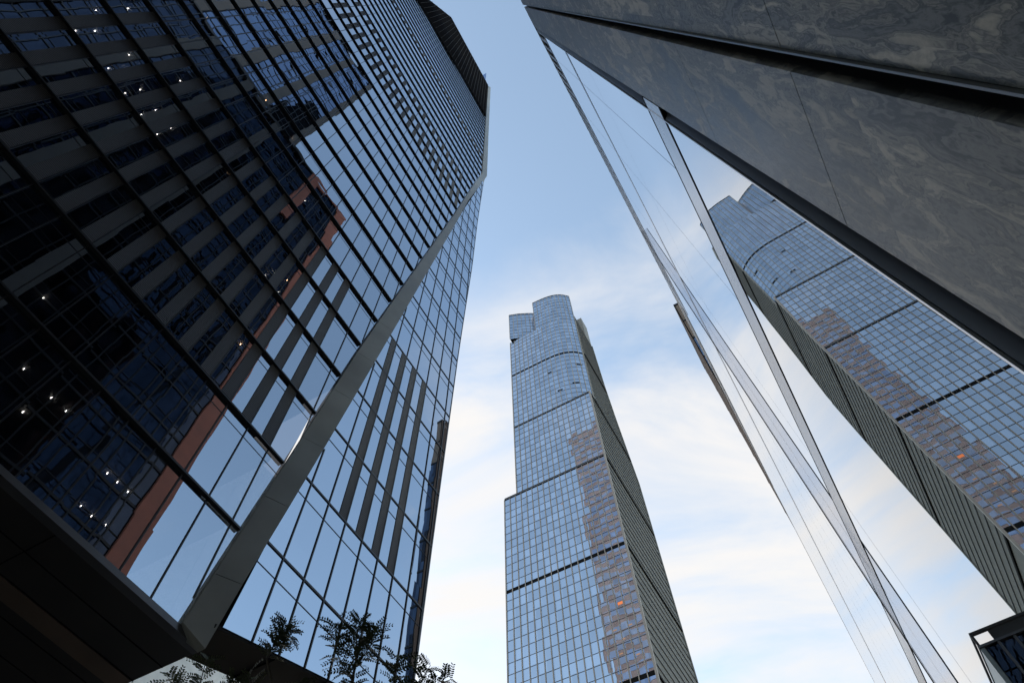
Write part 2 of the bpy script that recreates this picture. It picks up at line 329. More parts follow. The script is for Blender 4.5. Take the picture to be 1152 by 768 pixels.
# slanting grey corner band (return between the two glass planes)
FLn = [(15.89, 10.85), (40, 13.58), (64.4, 16.8), (89, 20.1), (125.3, 24.6), (135.8, 26.15), (281.4, 25.95)]
FRn = [(15.24, 11.6), (16.27, 11.74), (24.76, 12.85), (40.2, 14.75), (95.6, 21.45), (96.2, 21.1), (110.6, 23.5), (111.6, 23.3), (126.2, 25.95), (127.2, 25.8), (136.4, 27.1), (182, 26.9), (281.4, 26.85)]
zs = [15.62, 18.2, 23, 28, 33.5, 39, 45, 51, 57, 64, 71, 78, 86, 95.7, 103, 111, 119, 126.2, 131, 136, 150, 165, 180, 200, 220, 240, 260, 281.4]
for a, b in zip(zs, zs[1:]):
    g = .012
    def P4(z):
        xl, xr = interp(FLn, z), interp(FRn, z)
        return [(xl, YL+.02, z), (xl-.04, YL-.16, z), (xr, YR-.03, z), (xr+.02, YR+.3, z), (xl+.3, YL+.4, z)]
    A_ = P4(a+g)
    if a < 16: A_[0] = (*A_[0][:2], 15.9); A_[1] = (*A_[1][:2], 15.88); A_[2] = (*A_[2][:2], 15.26); A_[3] = (*A_[3][:2], 15.26); A_[4] = (*A_[4][:2], 15.9)
    MB().hexa(A_, P4(b-g)).build('corner_panel', 'fin_metal', LT)
bk = MB()
for a, b in zip([16.2]+zs[1:], zs[1:]):
    def P5(z):
        xl, xr = interp(FLn, z), interp(FRn, z)
        return [(xl+.03, YL+.05, z), (xl+.0, YL-.10, z), (xr, YR+.03, z), (xr+.02, YR+.3, z), (xl+.3, YL+.4, z)]
    bk.hexa(P5(a), P5(b))
bk.build('corner_frame', 'soffit_seam', LT)
# right glass face, a little nearer the street
def RX0(z): return interp([(15.24, 11.6), (16.27, 11.74), (24.76, 12.85), (40.2, 14.75), (95.6, 21.45), (126.2, 25.6)], z)
def RX1(z): return interp([(15, 22.6), (21, 22.77), (31.2, 22.97), (54.7, 23.6), (65.2, 24.0), (79.7, 24.6), (99.4, 25.0), (121.9, 25.8), (127, 26.0)], z)
RF = [20.65+4.70*i for i in range(23)]
rx = [13.31+1.346*i for i in range(-1, 11)]
def rz0(x): return 16.2+.28*(x-11.68)
def rpoly(x0, x1, z0, z1, ya, yb):
    pts = []
    A = []
    for x, z in ((x0, z0), (x1, z0)): A.append((min(max(x, RX0(z)), RX1(z)), z))
    B = []
    for x, z in ((x0, z1), (x1, z1)): B.append((min(max(x, RX0(z)), RX1(z)), z))
    if A[1][0]-A[0][0] < .03 and B[1][0]-B[0][0] < .03: return None
    lo = [(x, max(z, rz0(x))) for x, z in A]
    return ([(lo[0][0], ya, lo[0][1]), (lo[1][0], ya, lo[1][1]), (lo[1][0], yb, lo[1][1]), (lo[0][0], yb, lo[0][1])],
            [(B[0][0], ya, z1), (B[1][0], ya, z1), (B[1][0], yb, z1), (B[0][0], yb, z1)])
rl = [15.9]+RF+[127.0]
rw = MB()
for k in range(len(rl)-1):
    for i in range(len(rx)-1):
        h = rpoly(rx[i], rx[i+1], rl[k], rl[k+1], YR, YR+.04)
        if h:
            rw.hexa(*h)
        if 2 <= k+0 <= 5 and i in (2, 3, 4, 5):
            h = rpoly(rx[i+1]-.56, rx[i+1]-.02, rl[k]+.01, rl[k+1]-.01, YR-.03, YR-.005)
            if h: MB().hexa(*h).build('louvre_panel', 'louvre_dark', LT)
o = rw.build('window', 'glass_right_face', LT); o['kind'] = 'stuff'
for z in RF:
    MB().box(RX0(z), RX1(z), YR-.045, YR-.003, z-.05, z+.05).build('transom', 'mullion_metal', LT)
    if z < 100: MB().box(RX0(z-1.1), RX1(z-1.1), YR-.02, YR-.002, z-1.12, z-1.09).build('transom', 'mullion_metal', LT)
for x in rx[1:]:
    zt = next((z/2 for z in range(250, 30, -1) if RX0(z/2) < x < RX1(z/2)), None)
    zb = next((z/2 for z in range(30, 250) if RX1(z/2) > x+.05), None)
    if zt and zb and zt > zb+1: MB().box(x-.028, x+.028, YR-.05, YR-.003, max(zb, rz0(x)), zt).build('mullion', 'mullion_metal', LT)
ed = MB()
for a, b in zip(range(18, 126, 4), range(22, 130, 4)):
    b = min(b, 127); ed.hexa([(RX1(a)-.02, YR-.03, max(a, 19.3)), (RX1(a)+.06, YR-.03, max(a, 19.3)), (RX1(a)+.06, YR+.3, max(a, 19.3)), (RX1(a)-.02, YR+.3, max(a, 19.3))],
                             [(RX1(b)-.02, YR-.03, b), (RX1(b)+.06, YR-.03, b), (RX1(b)+.06, YR+.3, b), (RX1(b)-.02, YR+.3, b)])
ed.build('corner_trim', 'fascia_metal', LT)
# soffits and fascia
MB().box(-60, 11.95, YL-.05, YL+.3, 15.62, 15.86).build('fascia', 'fascia_metal', LT)
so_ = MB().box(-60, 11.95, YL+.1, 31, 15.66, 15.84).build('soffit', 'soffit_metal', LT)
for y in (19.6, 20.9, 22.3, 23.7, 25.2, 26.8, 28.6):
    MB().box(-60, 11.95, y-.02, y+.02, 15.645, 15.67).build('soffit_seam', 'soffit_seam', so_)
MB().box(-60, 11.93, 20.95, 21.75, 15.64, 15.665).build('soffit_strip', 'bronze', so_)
for x in (-24, -18, -12, -6, 0, 6):
    MB().box(x-.02, x+.02, YL+.3, 31, 15.648, 15.668).build('soffit_seam', 'soffit_seam', so_)
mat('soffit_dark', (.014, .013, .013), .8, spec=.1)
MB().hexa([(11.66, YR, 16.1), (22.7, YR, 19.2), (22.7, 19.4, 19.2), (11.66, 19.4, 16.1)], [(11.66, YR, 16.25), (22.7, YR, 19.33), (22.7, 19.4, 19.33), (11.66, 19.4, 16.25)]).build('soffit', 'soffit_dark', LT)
for x in (14.6, 17.3, 20):
    z = rz0(x); MB().box(x-.015, x+.015, YR, 19.4, z-.14, z-.0).build('soffit_seam', 'soffit_seam', LT)
# inside: slabs and core, then the closed body behind
for z in lev[:9]:
    MB().box(LX0(z)+.3, LX1(z)-.6, YL+.25, 24.8, z-.20, z+.12).build('floor_slab', 'slab', LT)
bd = MB()
bz = [16.0, 40, 64, 89, 125, 136, 206, 228.7, 279]
for a, b in zip(bz, bz[1:]):
    ya = 24.8 if b <= 64 else 18.15
    def PP(z): return [(LX0(z)+.3, ya, z), (LX1(z)-.1, ya, z), (LX1(z)+.6, 40, z), (24, 80, z), (-30, 80, z), (LX0(z), 40, z)]
    bd.hexa(PP(a), PP(b))
bd.build('core', 'core_wall', LT)
bd = MB()
for a, b, d_ in ((16.6, 64, 19.35), (64, 126, 76)):
    e_ = 0 if d_ < 30 else 1
    bd.hexa([(RX0(a)+.3, YR+.1, max(a, rz0(RX0(a)))), (RX1(a), YR+.1, max(a, 19.4)), (RX1(a)+e_, d_, max(a, 19.4)), (RX0(a), d_, a)], [(RX0(b)+.3, YR+.1, b), (RX1(b), YR+.1, b), (RX1(b)+e_, d_, b), (RX0(b), d_, b)])
bd.build('side_wall', 'core_wall', LT)
# end facade facing down the street (seen mirrored in the far tower) and the higher rear slab
MB().box(20, 26.6, 24, 79, 126, 350).build('upper_slab', 'pink_facade', LT)
for z in range(66, 346, 6):
    x = 26.62 if z > 128 else RX1(z)+1.05
    MB().box(x-.3, x+.06, 20, 78, z, z+3.1).build('strip_window', 'glass_blue', LT)
MB().box(-60, 8, 31, 79, GZ, 16.0).build('base', 'dark_clad', LT)
MB().box(9, 21, 34, 78, GZ, 17.6).build('base', 'dark_clad', LT)

# lamps inside the lower floors of the left tower
lampdirs = [((-.117, 1, 1.90), 0)]
def lamp(pos, warm=False, r=.026):
    r *= random.uniform(.7, 1.3)*(.55 if pos[2] < 30 else 1)
    b = bmesh.new(); bmesh.ops.create_cone(b, cap_ends=True, segments=10, radius1=r, radius2=r*.8, depth=.08)
    me = bpy.data.meshes.new('downlight'); b.to_mesh(me); b.free(); me.materials.append(MATS['lamp_warm' if warm else 'lamp_cool'])
    o = bpy.data.objects.new('downlight', me); COL.objects.link(o); o.location = Vector(pos)-LT.location; o.parent = LT

# ------------------------------------------------------------------ 2. stone and glass building on the right
m0, m1, m2 = .0220, .99973, -.0080
def wp(x, z, off=0.0): return (x, (-(1+off)-m0*x-m2*z)/m1, z)
def wbox(mb, x0, x1, z0, z1, o0, o1):
    return mb.hexa([wp(x0, z0, o0), wp(x1, z0, o0), wp(x1, z0, o1), wp(x0, z0, o1)], [wp(x0, z1, o0), wp(x1, z1, o0), wp(x1, z1, o1), wp(x0, z1, o1)])
RB = thing('podium_building', 'low building of polished grey stone and tall mirror glass rising close on the right', 'building', (10, -12, GZ))
TOP = 29.5
jn = [GZ, 1.08, 3.22, 5.36, 7.5, 9.64, 11.78, 13.92, 16.06, 18.2, 20.34, 22.48, 24.62, 26.76, TOP]
for a, b in zip(jn, jn[1:]):
    wbox(MB(), .90, 1.725, a+.004, b-.004, 0, .05).build('stone_panel', 'marble', RB)
    for k in range(0, 6):
        wbox(MB(), .79-.845*(k+1)*1.0+.003, .79-.845*k-.003, a+.004, b-.004, 0, .05).build('stone_panel', 'marble', RB)
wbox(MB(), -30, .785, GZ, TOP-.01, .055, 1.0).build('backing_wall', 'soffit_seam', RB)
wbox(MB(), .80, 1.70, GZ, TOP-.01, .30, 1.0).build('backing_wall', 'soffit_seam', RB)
wbox(MB(), .905, 1.70, GZ, TOP-.01, .052, .32).build('backing_wall', 'jamb_metal', RB)
wbox(MB(), -30, -4.3, GZ, TOP-.02, .0, .05).build('stone_wall', 'marble', RB)
wbox(MB(), .790, .800, GZ, TOP, -.016, .10).build('edge_trim', 'trim_metal', RB)
# jamb: smooth concave metal reveal
n_ = 10
for i in range(n_):
    t0, t1 = i/n_, (i+1)/n_
    def q(t): return 1.735+.135*t, .07*math.cos(t*math.pi/2)**1.5
    (xa, oa), (xb, ob) = q(t0), q(t1)
jb = MB()
P = [(1.735+.135*i/n_, .09*(1-(i/n_)**1.6)) for i in range(n_+1)]
for (xa, oa), (xb, ob) in zip(P, P[1:]):
    jb.quad(wp(xa, GZ, oa), wp(xb, GZ, ob), wp(xb, TOP-.2, ob), wp(xa, TOP-.2, oa))
jb.build('jamb', 'jamb_metal', RB)
wbox(MB(), 1.725, 1.735, GZ, TOP-.2, .03, .12).build('jamb_edge', 'soffit_seam', RB)
wbox(MB(), 1.884, 1.90, GZ, TOP-.2, -.012, .05).build('glass_stop', 'beam_metal', RB)
cols = [1.90, 2.72, 4.75, 7.75, 9.8, 11.9, 13.7, 15.5, 17.3, 19.1, 21, 23, 25.2, 27.5, 30, 33, 36, 39.6, 43.2, 48]
lows = [1.90, 7.75, 14.6, 21.6, 28.8, 36, 48]
for a, b in zip(lows, lows[1:]): wbox(MB(), a+.008, b-.008, GZ+.6, 7.43, .0, .03).build('window_pane', 'glass_podium', RB)
for a, b in zip(cols, cols[1:]):
    for z0, z1 in ((8.30, 14.0), (14.0, 17.95), (18.3, 25.3)):
        wbox(MB(), a+.006, b-.006, z0+.006, z1-.006, .0, .03).build('window_pane', 'glass_podium', RB)
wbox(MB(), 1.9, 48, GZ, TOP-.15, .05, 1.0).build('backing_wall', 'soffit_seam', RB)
bm_ = wbox(MB(), 1.74, 48, 7.46, 8.27, -.004, .04).build('cross_beam', 'beam_metal', RB)
for z0, z1 in ((7.40, 7.425), (7.435, 7.455), (8.275, 8.33)): wbox(MB(), 1.74, 48, z0, z1, -.006, .04).build('gasket', 'soffit_seam', bm_)
for x0 in (9.75,):
    f_ = wbox(MB(), x0, x0+.12, GZ+.5, 25.2, -.125, -.004).build('glass_fin', 'fin_glass', RB)
    wbox(MB(), x0-.004, x0-.001, GZ+.5, 25.2, -.12, -.115).build('fin_joint', 'soffit_seam', f_)
    wbox(MB(), x0-.01, x0+.13, GZ+.5, 25.2, -.131, -.1255).build('fin_gasket', 'soffit_seam', f_)
wbox(MB(), 1.9, 48, 17.95, 18.3, -.006, .04).build('transom_band', 'beam_metal', RB)
wbox(MB(), 1.9, 14, 25.3, 25.5, -.01, .04).build('louvre_sill', 'beam_metal', RB)
sc_ = MB(); x = 2.1; blades = []
while x < 48: blades.append(x); x += .34 if x < 16 else .5
for i, x in enumerate(blades):
    if x < 14: wbox(MB(), x, x+.09, 25.5, TOP-.15, -.012, .03).build('louvre_blade', 'beam_metal', RB)
mb = MB()
for a, b, za, zb_ in ((14.03, 20, 26.6, 27.4), (20, 28, 27.4, TOP-.3)):
    mb.hexa([wp(a, za, -.01), wp(b, zb_, -.01), wp(b, zb_, .04), wp(a, za, .04)], [wp(a, TOP-.1, -.01), wp(b, TOP-.1, -.01), wp(b, TOP-.1, .04), wp(a, TOP-.1, .04)])
mb.build('parapet', 'coping', RB)
for a, b in zip(cols, cols[1:]):
    if a > 13: wbox(MB(), a+.006, b-.006, 25.306, TOP-.07, .005, .03).build('window_pane', 'glass_podium', RB)
wbox(MB(), 1.2, 48.02, TOP-.06, TOP, -.004, .6).build('roof_coping', 'coping', RB)
MB().box(-30, 47.9, -26, -2.4, GZ, TOP-.2).build('body', 'dark_clad', RB)

# ------------------------------------------------------------------ 3. blue glass skyscraper in the middle
CT = thing('skyscraper', 'tall blue glass skyscraper with grey ribbed flank and stepped curved top', 'skyscraper', (150, 50, GZ))
cwin = []
def facade(path, z0, z1, zf0, fh=3.25, bay=2.02, fin=.22, mats=('glass_tower', 'tower_fin', 'tower_line'), inward=(1, 0, 0), keep=True, lines=True):
    """curtain wall along a plan path between two heights"""
    seg = []; s_ = 0
    for (xa, ya), (xb, yb) in zip(path, path[1:]):
        l_ = math.hypot(xb-xa, yb-ya); seg.append((s_, s_+l_, xa, ya, xb, yb)); s_ += l_
    nb = max(1, round(s_/bay)); st = s_/nb
    def at(t):
        for a, b, xa, ya, xb, yb in seg:
            if t <= b+1e-6: u = (t-a)/(b-a); return Vector((xa+(xb-xa)*u, ya+(yb-ya)*u, 0))
    P = [at(min(s_, i*st)) for i in range(nb+1)]
    inw = Vector(inward)
    zz = [z0]; z = zf0
    while z < z1-.6:
        if z > z0+.6: zz.append(z)
        z += fh
    zz.append(z1)
    for i in range(nb):
        for a, b in zip(zz, zz[1:]):
            A, B = P[i], P[i+1]
            cwin.append((a, [(A.x, A.y, a), (B.x, B.y, a), (B.x+inw.x*.1, B.y+inw.y*.1, a), (A.x+inw.x*.1, A.y+inw.y*.1, a)], [(A.x, A.y, b), (B.x, B.y, b), (B.x+inw.x*.1, B.y+inw.y*.1, b), (A.x+inw.x*.1, A.y+inw.y*.1, b)]))
    if fin:
        for i, p in enumerate(P):
            a = P[max(0, i-1)]; b = P[min(nb, i+1)]; d = (b-a).normalized(); nrm = -inw*1.0
            q = [p-d*.11+nrm*fin, p+d*.11+nrm*fin, p+d*.11+inw*.02, p-d*.11+inw*.02]
            MB().hexa([(v.x, v.y, z0) for v in q], [(v.x, v.y, z1) for v in q]).build('facade_fin', mats[1], CT)
    if lines:
        mb = MB()
        for z in [q for k_ in zz[1:-1] for q in (k_,)]:
            for i in range(nb):
                A, B = P[i], P[i+1]
                mb.hexa([(v[0], v[1], z-.045) for v in ((A.x-inw.x*.08, A.y-inw.y*.08), (B.x-inw.x*.08, B.y-inw.y*.08), (B.x+inw.x*.05, B.y+inw.y*.05), (A.x+inw.x*.05, A.y+inw.y*.05))],
                        [(v[0], v[1], z+.045) for v in ((A.x-inw.x*.08, A.y-inw.y*.08), (B.x-inw.x*.08, B.y-inw.y*.08), (B.x+inw.x*.05, B.y+inw.y*.05), (A.x+inw.x*.05, A.y+inw.y*.05))])
        o = mb.build('floor_line', mats[2], CT); o['kind'] = 'stuff'
    return P
def band(path, z, h=1.1, inward=(1, 0, 0), out=.10):
    mb = MB(); ix, iy = inward[0], inward[1]
    for (xa, ya), (xb, yb) in zip(path, path[1:]):
        mb.hexa([(xa-ix*out, ya-iy*out, z-h/2), (xb-ix*out, yb-iy*out, z-h/2), (xb+ix*.3, yb+iy*.3, z-h/2), (xa+ix*.3, ya+iy*.3, z-h/2)],
                [(xa-ix*out, ya-iy*out, z+h/2), (xb-ix*out, yb-iy*out, z+h/2), (xb+ix*.3, yb+iy*.3, z+h/2), (xa+ix*.3, ya+iy*.3, z+h/2)])
    return mb.build('mechanical_band', 'soffit_seam', CT)
F0 = [(130, 34.2), (130, 70.7)]; F1 = [(130, 34.2), (130, 66.0)]
def smooth(P, n_=6):
    out = []
    for i in range(len(P)-1):
        p0, p1, p2, p3 = [Vector((*P[max(0, min(len(P)-1, i+k))], 0)) for k in (-1, 0, 1, 2)]
        for j in range(n_):
            t = j/n_; q = .5*((2*p1)+(p2-p0)*t+(2*p0-5*p1+4*p2-p3)*t*t+(3*p1-p0-3*p2+p3)*t**3); out.append((q.x, q.y))
    out.append(P[-1]); return out
F2 = smooth([(135.4, 34.6), (133.0, 37.2), (131.4, 40.4), (130.5, 43.6), (130.1, 47.9), (130, 55.8), (130, 66.0)], 4)
F3 = smooth([(135.8, 34.7), (133.2, 37.6), (131.4, 41.3), (130.4, 46.2), (130.0, 52.5)], 4)
F4 = [(134.6, 52.7), (132.4, 56.5), (130.2, 61), (128.6, 65.4)]
facade(F0, GZ+6, 176.4, 137.8-3.25*12)
facade(F1, 177.3, 215.0, 176.9)
facade(F2, 215.9, 286.0, 215.6)
facade(F3, 286.0, 317.0, 286.0-.6)
facade(F4, 287.0, 313.5, 286.0)
for z in (98.7, 137.8): band(F0, z)
band(F0, 176.9); band(F1, 215.5); band(F2, 254.6)
for ya, yb, z in ((47.2, 50.8, 242.6), (35.6, 38.6, 243.9), (44.2, 47.4, 226.4), (37.5, 40.5, 229.2)):
    seg_ = [p for p in F2 if ya <= p[1] <= yb]
    if len(seg_) > 1: band(seg_, z, .7)
# flank facing the street: ribs over dark wall, stepping in towards the top
def SX1(z): return interp([(0, 169.6), (205, 169.0), (222, 164.5), (239, 160.5), (259, 157), (292, 154.3), (313, 153.3)], z)
fk = MB()
hz = [GZ, 60, 120, 176.9, 205, 215.5, 222, 239, 259, 275, 293]
for a, b in zip(hz, hz[1:]):
    xa = 130.0 if b <= 215.6 else 135.6
    fk.hexa([(xa+.1, 34.45, a), (SX1(a), 34.45, a), (SX1(a), 50, a), (xa+.1, 50, a)], [(xa+.1, 34.45, b), (SX1(b), 34.45, b), (SX1(b), 50, b), (xa+.1, 50, b)])
fk.build('flank_wall', 'tower_side_wall', CT)
x = 130.15; ribs = []
while x < 169.2:
    z1 = 215.2 if x < 135.6 else next(z/2 for z in range(586, 100, -1) if SX1(z/2) >= x+.25)
    ribs.append((x, z1)); x += .8
for x, z1 in ribs:
    MB().box(x, x+.45, 34.37, 34.46, GZ+4, z1).build('flank_rib', 'tower_side', CT)
for z in (98.7, 137.8, 176.9, 215.5, 254.6):
    xa = 130 if z < 216 else 135.8
    MB().box(xa+.1, SX1(z)+.1, 34.0, 34.5, z-.35, z+.35).build('mechanical_band', 'soffit_seam', CT)
z = 101.9; mb = MB()
while z < 292:
    xa = 130 if z < 216 else 135.8
    mb.box(xa+.1, SX1(z)+.02, 34.15, 34.5, z-.05, z+.05); z += 3.25
o = mb.build('floor_line', 'tower_line', CT); o['kind'] = 'stuff'
# rear edge strip
es = MB()
for a, b in zip(hz, hz[1:]):
    es.hexa([(SX1(a), 34.0, a), (SX1(a)+.6, 34.0, a), (SX1(a)+.6, 50, a), (SX1(a), 50, a)], [(SX1(b), 34.0, b), (SX1(b)+.6, 34.0, b), (SX1(b)+.6, 50, b), (SX1(b), 50, b)])
es.build('edge_strip', 'tower_side', CT)
MB().box(147.5, 154.0, 34.3, 50, 292, 313).build('rear_turret', 'tower_side', CT)
MB().box(136, 147.4, 34.6, 50, 292, 294).build('roof_terrace', 'tower_side', CT)
# bodies behind the facades
MB().box(130.35, 169, 50, 70.5, GZ, 176.9).build('body', 'tower_side', CT)
MB().box(130.35, 166, 48, 65.9, 176.9, 215.5).build('body', 'tower_side', CT)
MB().box(130.4, 156, 48, 65.9, 215.5, 286).build('body', 'tower_side', CT)
MB().poly([(p[0], p[1], 176.95) for p in F0]+[(168, 70.7, 176.95), (168, 34.2, 176.95)]).build('roof', 'roof', CT)
MB().poly([(p[0], p[1], 215.6) for p in F1]+[(156, 66, 215.6), (156, 34.2, 215.6)]).build('roof', 'roof', CT)
bb = MB(); P_ = [(p[0]+.12, p[1]) for p in F3]+[(137.5, 52.4), (137.5, 34.9)]
bb.hexa([(x, y, 286) for x, y in P_], [(x, y, 316.9) for x, y in P_]); bb.build('body', 'glass_tower', CT)
P_ = [(p[0]+.15, p[1]) for p in F4]+[(140, 65.4), (140, 52.7)]
MB().hexa([(x, y, 286.6) for x, y in P_], [(x, y, 313.4) for x, y in P_]).build('body', 'soffit_seam', CT)
P_ = [(p[0]+.12, p[1]) for p in F2]+[(150, 66), (150, 34.6)]
MB().hexa([(x, y, 215.7) for x, y in P_], [(x, y, 285.9) for x, y in P_]).build('body', 'tower_side', CT)
MB().box(130.0, 169, 70.7, 71.0, GZ, 176.9).build('edge_strip', 'tower_fin', CT)
MB().box(130.0, 160, 66.0, 66.35, 177, 286).build('edge_strip', 'tower_fin', CT)
MB().box(129.62, 130.2, 33.9, 34.45, GZ, 215.8).build('edge_strip', 'tower_fin', CT)
for path, z in ((F3, 317.0), (F4, 313.5), (F0, 176.75), (F1, 215.35)):
    mb = MB()
    for (xa, ya), (xb, yb) in zip(path, path[1:]): mb.hexa([(xa-.2, ya, z-.1), (xb-.2, yb, z-.1), (xb+.5, yb, z-.1), (xa+.5, ya, z-.1)], [(xa-.2, ya, z+.3), (xb-.2, yb, z+.3), (xb+.5, yb, z+.3), (xa+.5, ya, z+.3)])
    mb.build('parapet', 'tower_line', CT)
vw = sorted([w for w in cwin if w[0] > 104 and w[0] < 200], key=lambda w: w[0]); nearw = vw[:100]; ids = set(id(w) for w in nearw)
for w in nearw: MB().hexa(w[1], w[2]).build('window', 'glass_tower', CT)
mb = MB(); [mb.hexa(w[1], w[2]) for w in cwin if id(w) not in ids]
o = mb.build('window', 'glass_tower', CT); o['kind'] = 'stuff'

for (y, z, w_) in ((38.4, 119.2, 1), (41.2, 112.5, 0), (39.6, 109.4, 0), (37.2, 112.4, 0), (50.3, 163.0, 0), (36.9, 104.2, 0), (40.8, 105.9, 0)):
    MB().box(129.97, 129.995, y, y+(1.3 if w_ else .9), z, z+(.8 if w_ else .35)).build('lit_room', 'room_red' if w_ else 'room_warm', CT)
# ------------------------------------------------------------------ 4. dark building peeking out beyond the right-hand glass
PB = thing('glass_block', 'slim dark block with blue windows peeking out behind the mirror glass edge', 'building', (55, -3.4, GZ))
px0, py0, pz = 48.6, -2.8, 92.5
MB().box(px0+.15, 61, -3.9, py0-.15, GZ, pz-.2).build('body', 'dark_clad', PB)
for k in range(17):
    z1 = pz-.5-k*5.3; z0 = max(GZ+1, z1-5.0)
    for j in range(1):
        MB().box(px0, px0+.14, -3.88, py0-.12, z0, z1).build('window', 'pale_bronze' if k < 2 else 'blade_glass', PB)
for k in range(18):
    z = pz-.25-k*5.3
    MB().box(px0-.06, px0+.1, -3.9, py0+.03, z-.2, z+.1).build('floor_ledge', 'black_metal', PB)
MB().box(px0-.1, px0+.3, py0-.10, py0+.04, GZ, pz).build('corner_post', 'dark_side', PB)
MB().box(px0+.3, 61, py0-.15, py0, GZ, pz).build('side_wall', 'dark_side', PB)
for k in range(18):
    z = pz-1.2-k*5.3
    MB().box(px0+.4, 61, py0, py0+.03, z-.4, z).build('wall_strip', 'black_metal', PB)
MB().box(px0-.05, 61.05, -3.92, py0+.04, pz-.1, pz+.1).build('roof_coping', 'black_metal', PB)

# ------------------------------------------------------------------ 5. towers behind the podium, seen as reflections in the left tower
RD = thing('red_framed_tower', 'dark tower with brick red corner piers, mirrored in the lower panes of the left tower', 'office tower', (0, -9, 28))
ry = -5.0; rtop = 119.0; rx1 = 17.8
MB().box(-70, rx1-.1, -11.6, ry-.4, 29.0, rtop-.5).build('body', 'dark_clad', RD)
pier = [(rx1-.2, rx1, 'red_metal'), ] + [(-1.5-7.5*i, .1-7.5*i, 'concrete') for i in range(9)]
pier += []
MB().box(8.6, 10.4, ry-.4, ry, 98.0, rtop).build('pier', 'red_metal', RD)
for a, b, m_ in pier[1:]: MB().box(a, b, ry-.4, ry, 29.0, rtop).build('pier', m_, RD)
mb = MB().hexa([(17.2, ry-.4, 29), (19.1, ry-.4, 29), (19.1, ry, 29), (17.2, ry, 29)], [(16.1, ry-.4, rtop), (18.0, ry-.4, rtop), (18.0, ry, rtop), (16.1, ry, rtop)])
mb.build('pier', 'red_metal', RD)
MB().box(8.6, rx1+.05, ry-.45, ry+.02, rtop-.9, rtop+.1).build('roof_edge', 'red_metal', RD)
MB().box(-70, 8.59, ry-.45, ry+.02, rtop-.9, rtop+.1).build('roof_edge', 'dark_clad', RD)
MB().box(rx1-.1, rx1, -11.6, ry-.4, 29.0, rtop).build('side_wall', 'red_metal', RD)
edges = [-70]+sorted([v for a, b, _ in pier for v in (a, b)])
for i in range(0, len(edges)-1, 2):
    a, b = edges[i], edges[i+1]
    if b-a < .5: continue
    MB().box(a, b, ry-.38, ry-.3, 29.0, rtop-.9).build('glazing', 'glass_dark', RD)
    mb = MB(); x = a+.9
    while x < b-.3: mb.box(x-.06, x+.06, ry-.32, ry-.2, 29, rtop-1); x += 1.5
    z = 33
    while z < rtop-2: mb.box(a, b, ry-.33, ry-.22, z-.12, z+.12); mb.box(a, b, ry-.33, ry-.25, z+1.0, z+1.08); z += 4.2
    mb.build('window_frame', 'black_metal', RD)
BT = thing('blue_glass_tower', 'blue glass tower with pale concrete piers, mirrored in the upper panes of the left tower', 'office tower', (-30, -25, 28))
by = -12.0; btop = 235.0; bx1 = 3.9
MB().box(-110, bx1-.1, -45, by-.5, 29.0, btop-.5).build('body', 'dark_clad', BT)
piers = [(bx1-1.6, bx1), (-6.9, -4.9), (-15.5, -12.8)] + [(-26-11*i, -24-11*i) for i in range(8)]
for a, b in piers: MB().box(a, b, by-.5, by, 29.0, btop).build('pier', 'concrete', BT)
MB().box(-110, bx1+.05, by-.55, by+.03, btop-.8, btop+.1).build('roof_edge', 'dark_clad', BT)
e2 = [-110]+sorted([v for ab in piers for v in ab])
for i in range(0, len(e2)-1, 2):
    a, b = e2[i], e2[i+1]
    if b-a < .5: continue
    MB().box(a, b, by-.45, by-.35, 29.0, btop-.8).build('glazing', 'glass_mid', BT)
    mb = MB(); x = a+1.3
    while x < b-.3: mb.box(x-.07, x+.07, by-.38, by-.25, 29, btop-1); x += 1.9
    z = 33
    while z < btop-2: mb.box(a, b, by-.38, by-.27, z-.15, z+.15); z += 3.9
    mb.build('window_frame', 'black_metal', BT)
MB().box(bx1-.1, bx1, -45, by-.5, 29.0, btop).build('side_wall', 'concrete', BT)

# ------------------------------------------------------------------ 6. terrace building mirrored at the lower right
QB = thing('terrace_building', 'dark gridded building with an open roof terrace frame, mirrored in the glass at lower right', 'building', (68, 16, GZ))
qx, qy, qz = 60.0, 6.9, 38.2
MB().box(qx+.2, qx+12, qy+.2, 25, GZ, qz-1.3).build('body', 'dark_clad', QB)
for j in range(12):
    y0 = qy+.35+j*1.2
    for k in range(5):
        MB().box(qx, qx+.12, y0, y0+1.0, qz-3.6-k*2.2, qz-1.55-k*2.2).build('window', 'glass_dark', QB)
    MB().box(qx-.12, qx+.2, y0+1.0, y0+1.2, GZ, qz-1.4).build('pier', 'fascia_metal', QB)
MB().box(qx-.15, qx+12, qy-.1, qy+.25, GZ, qz-1.5).build('side_wall', 'pale_side', QB)
MB().box(qx-.2, qx+12.2, qy-.15, 25, qz-1.4, qz-1.2).build('roof_slab', 'fascia_metal', QB)
MB().box(qx-.2, qx+.1, qy-.1, 25, qz-.22, qz).build('terrace_beam', 'dark_clad', QB)
MB().box(qx-.2, qx+.0, qy-.1, qy+.1, qz-1.2, qz-.22).build('terrace_post', 'dark_clad', QB)
MB().box(qx-.1, qx+.1, qy+1.3, 25, qz-1.2, qz-.30).build('terrace_screen', 'dark_clad', QB)
MB().box(qx-.1, qx+9, qy-.1, qy+.05, qz-.22, qz).build('terrace_beam', 'dark_clad', QB)

